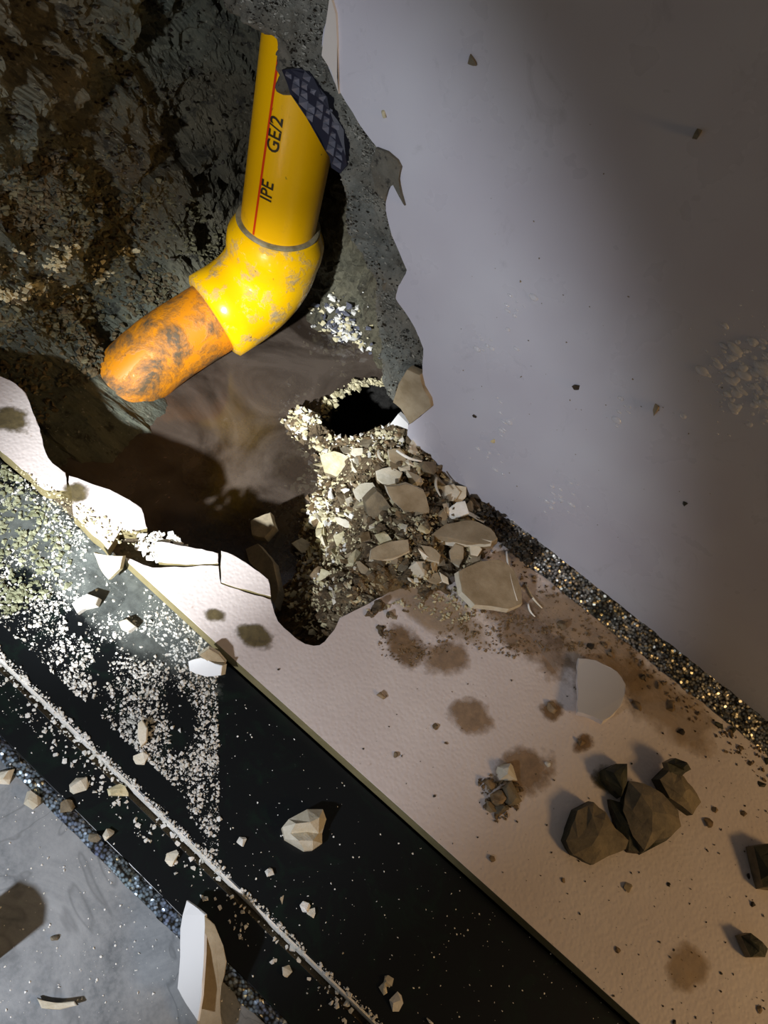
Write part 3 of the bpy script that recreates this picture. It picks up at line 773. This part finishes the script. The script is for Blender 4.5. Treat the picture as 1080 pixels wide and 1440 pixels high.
# white dust on the marble
mz = lambda a, b: onz(a, b, ZM)
dust = [(0, 650), (60, 690), (110, 740), (165, 790), (215, 835), (280, 890), (306, 930), (310, 1240), (250, 1110), (0, 876)]
def dd(a, b):
    f = .25 + 1.3 * (nz2(a, b, .018, 3) + .15)
    if 120 < a < 260 and b < 860: f *= .1
    if a > 200: f += .25
    if b > 1090: f *= .5
    return max(.015, f)
granules('plaster_dust', scatter(dust, 8500, (.0002, .0017), mz, r, dd, 4.0), M_WHITE, 'white plaster dust and grains scattered on the dark marble', 'dust', 10)
granules('plaster_dust', scatter([(0, 650), (100, 740), (100, 830), (0, 870)], 900, (.0004, .0028), mz, r, lambda a, b: .15 + 1.5 * max(0, nz2(a, b, .04, 9)), 2.2), M_OLIVE, 'olive-cream crumbs on the far left marble', 'crumbs', 11)
granules('plaster_dust', scatter([(310, 950), (900, 1440), (590, 1440), (310, 1230)], 230, (.0002, .0007), mz, r, None, 2.5), M_WHITE, 'sparse white specks on the dark marble', 'dust', 12)
def alongline(n, spread, y, z, x0, x1, s0, s1, left=True):
    out = []
    for i in range(n):
        t = r.random(); x = x0 + (x1 - x0) * t ** 1.4
        if noise.noise(Vector((x * 60, 1, 1))) < -.25 - .2 * (x < 0): continue
        out.append((Vector((x, y + r.gauss(0, spread * (1.4 - t)), z)), s0 + (s1 - s0) * r.random() ** 2.5))
    return out
granules('plaster_dust', alongline(1300, .0009, YM + .0008, ZM + .0002, -.17, .20, .0003, .0015), M_WHITE, 'ridge of white dust along the edge of the dark marble', 'dust', 13)
zs2 = lambda a, b: onz(a, b, ZS)
granules('plaster_dust', scatter([(0, 905), (590, 1440), (460, 1440), (0, 985)], 900, (.0003, .0020), zs2, r, lambda a, b: .15 + max(0, nz2(a, b, .02, 6)) + (.4 if a < 180 else 0), 3), M_WHITE, 'white grains on the narrow lower marble strip', 'dust', 14)
granules('plaster_dust', scatter([(0, 990), (420, 1440), (0, 1440)], 260, (.0002, .0009), zs2, r, None, 2.5), M_WHITE, 'fine white specks on the grey floor tile', 'dust', 15)
bc = [(196, 752), (240, 750), (262, 768), (250, 784), (214, 790), (190, 770)]
granules('plaster_crumbs', scatter(bc, 220, (.0008, .003), lambda a, b: onz(a, b, -.004), r, None, 1.5), M_WHITE, 'white crumbs filling the gap between the broken cream pieces', 'crumbs', 16)
granules('plaster_crumbs', [(p, s) for p, s in scatter([(0, 640), (96, 700), (240, 770), (150, 765), (60, 700)], 200, (.0004, .0016), lambda a, b: onz(a, b, 0), r, lambda a, b: .4, 2)], M_OCHRE, 'crumbs along the far broken tiles', 'crumbs', 17)

# dirt on the cream strip
creamp = [(500, 870), (560, 835), (700, 860), (760, 800), (1080, 1050), (1080, 1440), (900, 1440), (320, 920)]
def dcream(a, b): return .03 + max(0, min(1, (a - 420) / 700)) * .6 + max(0, 1 - abs(b - (.79 * a + 240)) / 90) * .9
granules('dirt_specks', scatter(creamp, 420, (.00025, .0011), lambda a, b: onz(a, b, 0), r, dcream, 3), M_DARK, 'dark dirt specks scattered on the cream tile', 'dirt', 18)
mud = [(640, 868), (690, 850), (760, 860), (800, 890), (850, 930), (790, 915), (720, 925), (660, 912)]
granules('mud_grit', scatter(mud, 620, (.0003, .0017), lambda a, b: onz(a, b, .0), r, lambda a, b: .25 + 2 * max(0, nz2(a, b, .03, 2)), 2), M_BROWN, 'wet brown grit on the cream tile below the largest shard', 'grit', 19)
granules('mud_grit', scatter([(530, 890), (560, 885), (600, 905), (640, 868), (650, 880), (620, 920), (575, 940), (535, 925)], 300, (.0003, .0013), lambda a, b: onz(a, b, .0), r, lambda a, b: .3 + 2 * max(0, nz2(a, b, .04, 5)), 2), M_BROWN, 'curved smear of brown grit on the cream tile', 'grit', 20)
granules('mud_grit', scatter([(500, 862), (640, 825), (700, 858), (640, 880), (560, 850)], 260, (.0005, .0022), lambda a, b: onz(a, b, .0), r, None, 2.4), M_OCHRE, 'grit spilled over the broken edge of the cream tile', 'grit', 21)
jt = []
for i in range(420):
    x = r.uniform(.01, .25) ; jt.append((Vector((x, r.gauss(-.022, .005), .0)), .0004 + .002 * r.random() ** 3))
granules('joint_grit', jt, M_BROWN, 'brown grit gathered along the glitter joint', 'grit', 22)
granules('joint_grit', [(Vector((r.uniform(.01, .055), r.uniform(-.02, -.002), .004 + r.uniform(0, .004))), r.uniform(.0006, .003)) for i in range(260)], M_DARK, 'dark clogged grit at the start of the glitter joint', 'grit', 23)
granules('wall_specks', [(ony(a, b, -.0002), s) for a, b, s in [(r.gauss(760, 110), r.gauss(520, 150), .0003 + .0006 * r.random() ** 2) for i in range(60)] if a > 620], M_SLATE, 'fine dirt specks on the white wall', 'dirt', 24)

# mud films (wet stains)
def film(px, py, rx, ry, rz, mat, label, z=.0, wallp=False):
    n = 40; V = [(0, 0, 0)] + [(math.cos(2 * math.pi * i / n), math.sin(2 * math.pi * i / n), 0) for i in range(n)]
    Fc = [(0, 1 + i, 1 + (i + 1) % n) for i in range(n)]
    me = bpy.data.meshes.new('mud_stain'); me.from_pydata(V, [], Fc); o = link('mud_stain', me, mat)
    o.location = (ony(px, py, -.0004) if wallp else onz(px, py, z + .0004)); o.scale = (rx, ry, 1)
    o.rotation_euler = ((math.pi / 2, rz, 0) if wallp else (0, 0, rz))
    return tag(o, label, 'stain')
F_MUD = m_film('wet_tan_mud', sr(166, 138, 104), .7, 60, .5, .3); F_BR = m_film('wet_brown_mud', sr(146, 116, 78), .75, 90, .42, .3)
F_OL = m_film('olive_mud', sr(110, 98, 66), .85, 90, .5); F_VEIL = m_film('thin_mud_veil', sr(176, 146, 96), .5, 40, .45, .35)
F_DUST = m_film('pale_dust_film', sr(176, 184, 178), .30, 70, .5, .8)
film(628, 925, .022, .015, .8, F_MUD, 'oval tan wet stain below the curved grit smear')
film(568, 908, .022, .016, -.4, F_BR, 'brown wet stain at the left end of the grit smear')
film(660, 1008, .018, .014, .6, F_MUD, 'faint tan wet spot in the middle of the cream strip')
film(738, 1085, .026, .018, 1.1, F_MUD, 'tan wet stain behind the crumbled clod')
film(966, 1362, .020, .014, .9, F_VEIL, 'blurred brown wet stain near the lower right corner')
film(776, 1000, .014, .009, .9, F_BR, 'brown stain left of the upright white chip')
film(735, 880, .060, .024, -.2, F_MUD, 'wide muddy stain below the largest shard')
film(830, 900, .085, .036, 0, F_VEIL, 'thin yellowish mud veil along the glitter joint')
film(930, 985, .06, .03, 0, F_VEIL, 'second thin mud veil farther down the glitter joint')
film(600, 850, .06, .022, .2, F_VEIL, 'thin veil of mud at the broken edge of the cream tile')
film(360, 895, .016, .010, .6, F_OL, 'olive smear beside the shadow of the broken chip')
film(300, 865, .009, .006, .6, F_OL, 'small grey smudge on the bright cream tile')
film(190, 850, .085, .032, .0, F_DUST, 'pale dust film on the dark marble in front of the broken tiles', ZM)
film(60, 760, .06, .03, .0, F_DUST, 'pale dust film on the far end of the dark marble', ZM)
film(14, 590, .016, .014, .5, F_OL, 'olive grime on the far cream tile piece')
film(106, 692, .010, .010, .5, F_OL, 'olive grime at the end of the bright cream piece')
film(820, 1046, .012, .007, 1.2, F_BR, 'rusty mark below the upright white chip')
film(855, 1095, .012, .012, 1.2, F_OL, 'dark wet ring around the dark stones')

# ------------------------------------------------------------------ single stones and chips on the cream strip
hplate('tile_chip', [(813, 925), (838, 928), (868, 944), (880, 962), (876, 988), (866, 1001), (848, 1014), (832, 1006), (812, 1001)], [M_FACEG, M_CREAM],
       'clean whitish tile chip propped up on the cream strip', .010, .0045, (-.25, -.05, 1), z=0, cat='tile chip', seed=51, taper=.0)
hplate('stone', [(796, 1182), (812, 1140), (835, 1128), (852, 1142), (866, 1166), (884, 1182), (880, 1194), (848, 1208), (834, 1216), (806, 1202)], [M_SLATE, M_GREENS],
       'left of the two large grey-brown stones, on the cream strip', .007, .007, (.1, -.2, 1), z=0, cat='stone', dome=.004, seed=52)
hplate('stone', [(884, 1098), (906, 1102), (932, 1116), (954, 1140), (958, 1162), (944, 1176), (922, 1182), (906, 1196), (890, 1176), (876, 1140)], [M_SLATE, M_GREENS],
       'right and larger of the two grey-brown stones on the cream strip', .009, .008, (-.15, -.1, 1), z=0, cat='stone', dome=.004, seed=53)
hplate('stone', [(850, 1082), (866, 1074), (882, 1074), (882, 1100), (874, 1120), (864, 1112), (852, 1096)], [M_GREENS, M_GREENS],
       'small wet blackish-green stone above the two large ones', .007, .006, (0, -.1, 1), z=0, cat='stone', dome=.004, seed=54)
hplate('stone', [(858, 1124), (872, 1128), (890, 1160), (908, 1184), (902, 1198), (884, 1196), (870, 1176)], [M_GREENS, M_DARK],
       'narrow black sliver of stone wedged between the two large ones', .003, .003, (0, 0, 1), z=0, cat='stone', dome=.004, seed=55)
hplate('stone', [(928, 1096), (944, 1080), (962, 1092), (980, 1116), (986, 1128), (974, 1146), (960, 1134), (942, 1122)], [M_SLATE, M_GREENS],
       'brown and black stone right of the large pair', .008, .007, (.2, -.1, 1), z=0, cat='stone', dome=.004, seed=56)
hplate('stone', [(938, 1072), (950, 1066), (966, 1072), (972, 1082), (958, 1092), (942, 1086)], [M_GREENS, M_SLATE],
       'small olive stone at the top of the dark group', .012, .005, (.1, -.2, 1), z=0, cat='stone', dome=.004, seed=57)
hplate('stone', [(1060, 1190), (1082, 1186), (1110, 1200), (1110, 1250), (1074, 1248), (1066, 1216)], [M_GREENS, M_SLATE],
       'dark green stone cut by the right edge of the picture', .008, .007, (0, -.1, 1), z=0, cat='stone', dome=.004, seed=58)
hplate('stone', [(1042, 1316), (1056, 1312), (1080, 1334), (1076, 1346), (1056, 1346)], [M_GREENS, M_SLATE],
       'dark olive stone near the lower right edge of the picture', .006, .005, (0, -.1, 1), z=0, cat='stone', dome=.004, seed=59)
# crumbled clod
for i, (a, b, s, m, lb) in enumerate([(712, 1090, .0070, M_PALE, 'pale lump at the top of the crumbled clod'), (718, 1118, .0072, M_SLATE, 'grey lump at the centre of the crumbled clod'),
                                      (698, 1125, .0055, M_BROWN, 'brown lump at the left of the crumbled clod'), (706, 1144, .0055, M_SLATE, 'lowest lump of the crumbled clod'),
                                      (686, 1102, .0045, M_BROWN, 'small brown lump apart to the left of the clod'), (690, 1136, .0042, M_BEIGE, 'beige lump at the lower left of the clod')]):
    rock('mortar_lump', onz(a, b, 0), s, m, lb, 'mortar lump', seed=60 + i, flat=.7)
granules('clod_grit', scatter([(672, 1098), (705, 1085), (735, 1108), (728, 1140), (706, 1160), (686, 1150)], 160, (.0006, .0024), lambda a, b: onz(a, b, .0), r, None, 1.6), M_BROWN, 'brown grit of the crumbled clod on the cream tile', 'grit', 25)
lone = [(848, 955 + 0, 0), ]
spots = [(903, 953, .0030, M_DARK), (893, 994, .0052, M_BROWN), (942, 994, .0055, M_BROWN), (957, 1030, .0036, M_DARK), (1037, 1058, .0018, M_DARK), (986, 968, .0050, M_BROWN),
         (925, 965, .0035, M_BROWN), (1010, 1020, .0040, M_GREENS), (1030, 1028, .0034, M_GREENS), (1045, 1145, .0026, M_BROWN), (995, 1158, .0040, M_BROWN), (1004, 1138, .0030, M_BROWN), (775, 995, .0050, M_BROWN),
         (1052, 1232, .0022, M_DARK), (994, 1196, .0014, M_DARK), (940, 1244, .0016, M_DARK), (883, 1248, .0036, M_BEIGE), (536, 978, .0040, M_BROWN), (612, 1022, .0026, M_BROWN), (626, 1046, .0018, M_BROWN),
         (556, 1062, .0022, M_BROWN), (692, 1208, .0026, M_BROWN), (792, 1238, .0018, M_BROWN), (868, 1336, .0022, M_BROWN), (1058, 1272, .0022, M_DARK), (770, 1075, .0026, M_WHITE), (830, 910, .0045, M_DARK), (858, 922, .0040, M_BROWN),
         (1070, 1100, .0040, M_GREENS), (1068, 1420, .0026, M_BROWN), (1078, 1070, .0035, M_GREENS), (816, 1045, .0040, M_BROWN), (850, 908, .0035, M_BROWN), (790, 880, .0050, M_BROWN), (948, 1438, .0018, M_DARK)]
for i, (a, b, s, m) in enumerate(spots):
    hue = {M_DARK.name: 'blackish', M_BROWN.name: 'brown', M_GREENS.name: 'dark green', M_BEIGE.name: 'beige', M_WHITE.name: 'white'}[m.name]
    sz = 'tiny' if s < .0024 else 'small'
    rock('grit_stone', onz(a, b, 0), s * .85, m, '%s %s bit of grit lying alone on the cream tile' % (sz, hue), 'grit', '%s %s grit stones on the cream tile' % (sz, hue), seed=80 + i, n=12, flat=.55)
# on the wall
for i, (a, b, s, m, lb) in enumerate([(811, 544, .0028, M_DARK, 'dark brown speck stuck on the middle of the white wall'), (921, 575, .0045, M_BEIGE, 'tan crumb stuck on the right part of the white wall'),
                                      (983, 186, .0035, M_SLATE, 'brown speck high on the dim part of the white wall'), (694, 620, .0020, M_OCHRE, 'ochre speck on the white wall above the rubble'),
                                      (665, 86, .0032, M_SLATE, 'grey blister-like spot near the top of the white wall'), (963, 708, .0020, M_GREENS, 'green-black speck low on the white wall'),
                                      (540, 160, .0030, M_OCHRE, 'pale drip crumb on the white wall beside the break'), (668, 585, .0020, M_DARK, 'black speck on the white wall right of the lower tip')]):
    rock('wall_speck', ony(a, b, 0) + Vector((0, -.0004, -s * .2)), s, m, lb, 'speck', seed=130 + i, n=12, flat=.5, tilt=1.4)

# clear water drops on the wall
def m_drop():
    n = NT('clear_water_drop'); return n.set(base=(.9, .92, .95, 1), rough=.08, alpha=.42, spec=1.0, coat=1.0)
MD = m_drop()
def drops(name, L, label):
    bm = bmesh.new()
    for p, s in L:
        M = Matrix.Translation(p) @ Matrix.Diagonal((s * r.uniform(.8, 1.6), s * .45, s * r.uniform(.5, 1), 1))
        bmesh.ops.create_icosphere(bm, subdivisions=2, radius=1, matrix=M)
    me = bpy.data.meshes.new(name); bm.to_mesh(me); bm.free()
    return tag(link(name, me, MD, None, True), label, 'water', kind='stuff')
drops('water_drops', [(ony(r.gauss(1062, 36), r.gauss(530, 34), 0), .0004 + .0022 * r.random() ** 2.2) for i in range(280)], 'glinting water drops on the dim right part of the white wall')
drops('water_drops', [(ony(a + r.gauss(0, 14), b + r.gauss(0, 14), 0), .0006 + .0016 * r.random() ** 2) for a, b in [(706, 590), (870, 580), (795, 710), (775, 700), (690, 640), (725, 430), (700, 480)] for i in range(9)], 'small clear drops scattered on the lit white wall')

# ------------------------------------------------------------------ pieces on the marble and grey tile
def faceted(name, V, Fc, ring, zb, mat, label, cat):
    bm = bmesh.new(); vs = [bm.verts.new(onz(a, b, zb + h)) for a, b, h in V]
    for f in Fc: bm.faces.new([vs[i] for i in f])
    bt = [bm.verts.new((vs[i].co.x, vs[i].co.y, zb)) for i in ring]
    for i in range(len(ring)): bm.faces.new((vs[ring[i]], bt[i], bt[(i + 1) % len(ring)], vs[ring[(i + 1) % len(ring)]]))
    bm.faces.new(bt)
    bmesh.ops.recalc_face_normals(bm, faces=bm.faces[:]); 
    me = bpy.data.meshes.new(name); bm.to_mesh(me); bm.free(); o = link(name, me, mat); center_origin(o); return tag(o, label, cat)
faceted('plaster_chunk', [(397, 1163, .004), (406, 1152, .006), (432, 1138, .008), (454, 1138, .007), (459, 1152, .004), (453, 1172, .004), (453, 1186, .003), (440, 1195, .003), (428, 1196, .003), (401, 1180, .003),
         (408, 1172, .006), (430, 1170, .0065), (448, 1172, .0055), (416, 1158, .012), (436, 1156, .013), (449, 1150, .012), (420, 1182, .0095), (440, 1182, .0095)],
        [(0, 1, 13, 10), (1, 2, 14, 13), (2, 3, 15, 14), (3, 4, 15), (4, 5, 12, 15), (14, 15, 12, 11), (13, 14, 11, 10), (0, 10, 9), (10, 11, 16, 9), (11, 12, 17, 16), (12, 5, 6, 17), (6, 7, 17), (7, 8, 16, 17), (8, 9, 16)],
        [0, 1, 2, 3, 4, 5, 6, 7, 8, 9], ZM, M_PALE, 'cream broken chunk alone on the dark marble, creased across', 'plaster chunk')
hplate('tile_chip', [(264, 930), (282, 925), (312, 936), (310, 950), (290, 952), (266, 944)], [M_GLAZE, M_PALE], 'white glazed chip leaning on the edge of the cream strip', .012, .004, (-.1, -.8, .7), z=ZM, cat='tile chip', seed=73)
hplate('tile_chip', [(280, 922), (294, 912), (308, 920), (318, 932), (312, 946), (300, 934)], [M_BEIGE, M_PALE], 'folded olive-beige chip behind the white glazed one', .016, .004, (.4, -.5, .7), z=ZM, cat='tile chip', seed=74)
hplate('tile_chip', [(131, 777), (148, 782), (172, 782), (168, 800), (152, 815), (140, 798)], [M_PALE, M_OCHRE], 'pale greenish triangular chip in front of the broken cream tiles', .013, .004, (.1, -.6, .8), z=ZM, cat='tile chip', seed=75)
hplate('plaster_chunk', [(100, 848), (112, 840), (122, 834), (138, 840), (134, 850), (118, 854), (108, 862)], [M_WHITE, M_WHITE], 'ragged white lump on the marble near the triangular chip', .006, .006, (0, -.3, 1), z=ZM, cat='plaster chunk', seed=76, bevel=.001)
hplate('plaster_chunk', [(166, 874), (178, 870), (190, 880), (180, 888), (170, 884)], [M_PALE, M_WHITE], 'small pale wedge on the dusty marble', .005, .005, (0, -.3, 1), z=ZM, cat='plaster chunk', seed=77)
hplate('splinter', [(194, 1016), (200, 1012), (207, 1024), (206, 1042), (198, 1050), (193, 1036)], [M_PALE, M_PALE], 'long thin pale sliver on the dusty marble', .005, .004, (.1, -.2, 1), z=ZM, cat='splinter', seed=78)
rock('plaster_chip', onz(198, 1067, ZM), .0042, M_PALE, 'pale chip sitting on the dust ridge below the long sliver', 'plaster chip', seed=140)
rock('plaster_chip', onz(112, 1106, ZS), .0055, M_PALE, 'cream chip on the blue glitter joint', 'plaster chip', seed=141)
rock('plaster_chip', onz(165, 1116, ZS), .0058, M_OCHRE, 'flat ochre chip on the lower marble strip', 'plaster chip', seed=142, flat=.4)
rock('plaster_chip', onz(397, 1266, ZS) + Vector((0, 0, .002)), .0042, M_BEIGE, 'pinkish chip lodged against the marble step', 'plaster chip', seed=143)
rock('plaster_chip', onz(475, 1342, ZS) + Vector((0, 0, .002)), .0036, M_BEIGE, 'second pinkish chip lodged farther down the step', 'plaster chip', seed=144)
for i, (a, b, s) in enumerate([(356, 1256, .0036), (373, 1262, .0034), (378, 1280, .0034), (390, 1290, .0028), (402, 1297, .0024), (433, 1318, .0028), (403, 1364, .0034), (411, 1333, .0024), (428, 1276, .0032), (438, 1284, .0028),
                               (340, 1184, .0028), (315, 1217, .0026), (243, 1208, .0044), (410, 1296, .002), (378, 1228, .003), (546, 1380, .003), (556, 1408, .0045), (606, 1436, .0030), (540, 1390, .003)]):
    z = ZS if b > .95 * a + 893 else ZM
    rock('plaster_grain', onz(a, b, z), s, M_WHITE if i % 3 else M_PALE, 'small white plaster grain on the dark marble near the step', 'plaster grain', 'plaster grains near the marble step', seed=150 + i, n=12)
for i, (a, b, s, m, lb) in enumerate([(46, 1125, .0052, M_PALE, 'pale chip casting a shadow on the grey floor tile'), (94, 1136, .0042, M_SLATE, 'grey chip standing on the grey floor tile'),
                                      (4, 1092, .0060, M_PALE, 'pale chip at the left edge of the grey floor tile'), (152, 1176, .0036, M_PALE, 'upper chip beside the blue joint'),
                                      (134, 1178, .0036, M_SLATE, 'grey chip left of the one beside the blue joint'), (77, 1320, .0020, M_SLATE, 'tiny grey bit in the middle of the grey floor tile')]):
    rock('plaster_chip', onz(a, b, ZS), s, m, lb, 'plaster chip', seed=170 + i, flat=.9)
hplate('plaster_chip', [(52, 1404), (76, 1412), (104, 1408), (108, 1414), (84, 1420), (58, 1418)], [M_PALE, M_DARK], 'thin curled flake on the grey tile near the lower left corner', .004, .002, (0, -.2, 1), z=ZS, cat='plaster chip', seed=79)

# big upright shard on the grey tile: white glazed face to the left, brown body to the right
shard = empty('large_tile_shard', onz(290, 1400, ZS)); tag(shard, 'large tile shard on edge with white glaze and brown body, on the grey tile', 'tile shard')
off = shard.location.copy()
def quadbody(name, T, Bm, mats, parent):
    """T outline seen on the plane; extruded by vector Bm"""
    o = prism(name, [v - off for v in T], Bm, mats, parent, None, .0004); return o
cS = onz(268, 1370, ZS) + Vector((0, 0, .014)); nW = Vector((-.62, -.62, .48)).normalized()
face = [onplane(a, b, cS, nW) for a, b in [(262, 1266), (288, 1286), (287, 1340), (283, 1400), (277, 1436), (249, 1390), (254, 1345), (253, 1306)]]
quadbody('glaze', rough_line(face, .0002, .005, seed=2), -nW * .0012, [M_GLAZE], shard)
cB_ = cS + Vector((.004, .002, .002)); nB = Vector((.25, -.35, 1)).normalized()
body = [onplane(a, b, cB_, nB) for a, b in [(288, 1287), (302, 1300), (314, 1330), (319, 1352), (316, 1372), (310, 1386), (310, 1424), (314, 1450), (276, 1450), (284, 1400), (288, 1340)]]
quadbody('body', rough_line(body, .0003, .005, seed=3), Vector((0, 0, -.015)), [M_BEIGE], shard)

hplate('tile_shard', [(-86, 1322), (-68, 1290), (-46, 1300), (-30, 1326), (-32, 1352), (-68, 1360)], [M_PALE, M_BEIGE],  # added piece, mostly out of view, there to cast the dark shadow
       'added pale shard, mostly unseen past the left edge, put in to shadow the grey tile', .030, .034, (0, -.1, 1), z=ZS, seed=92)
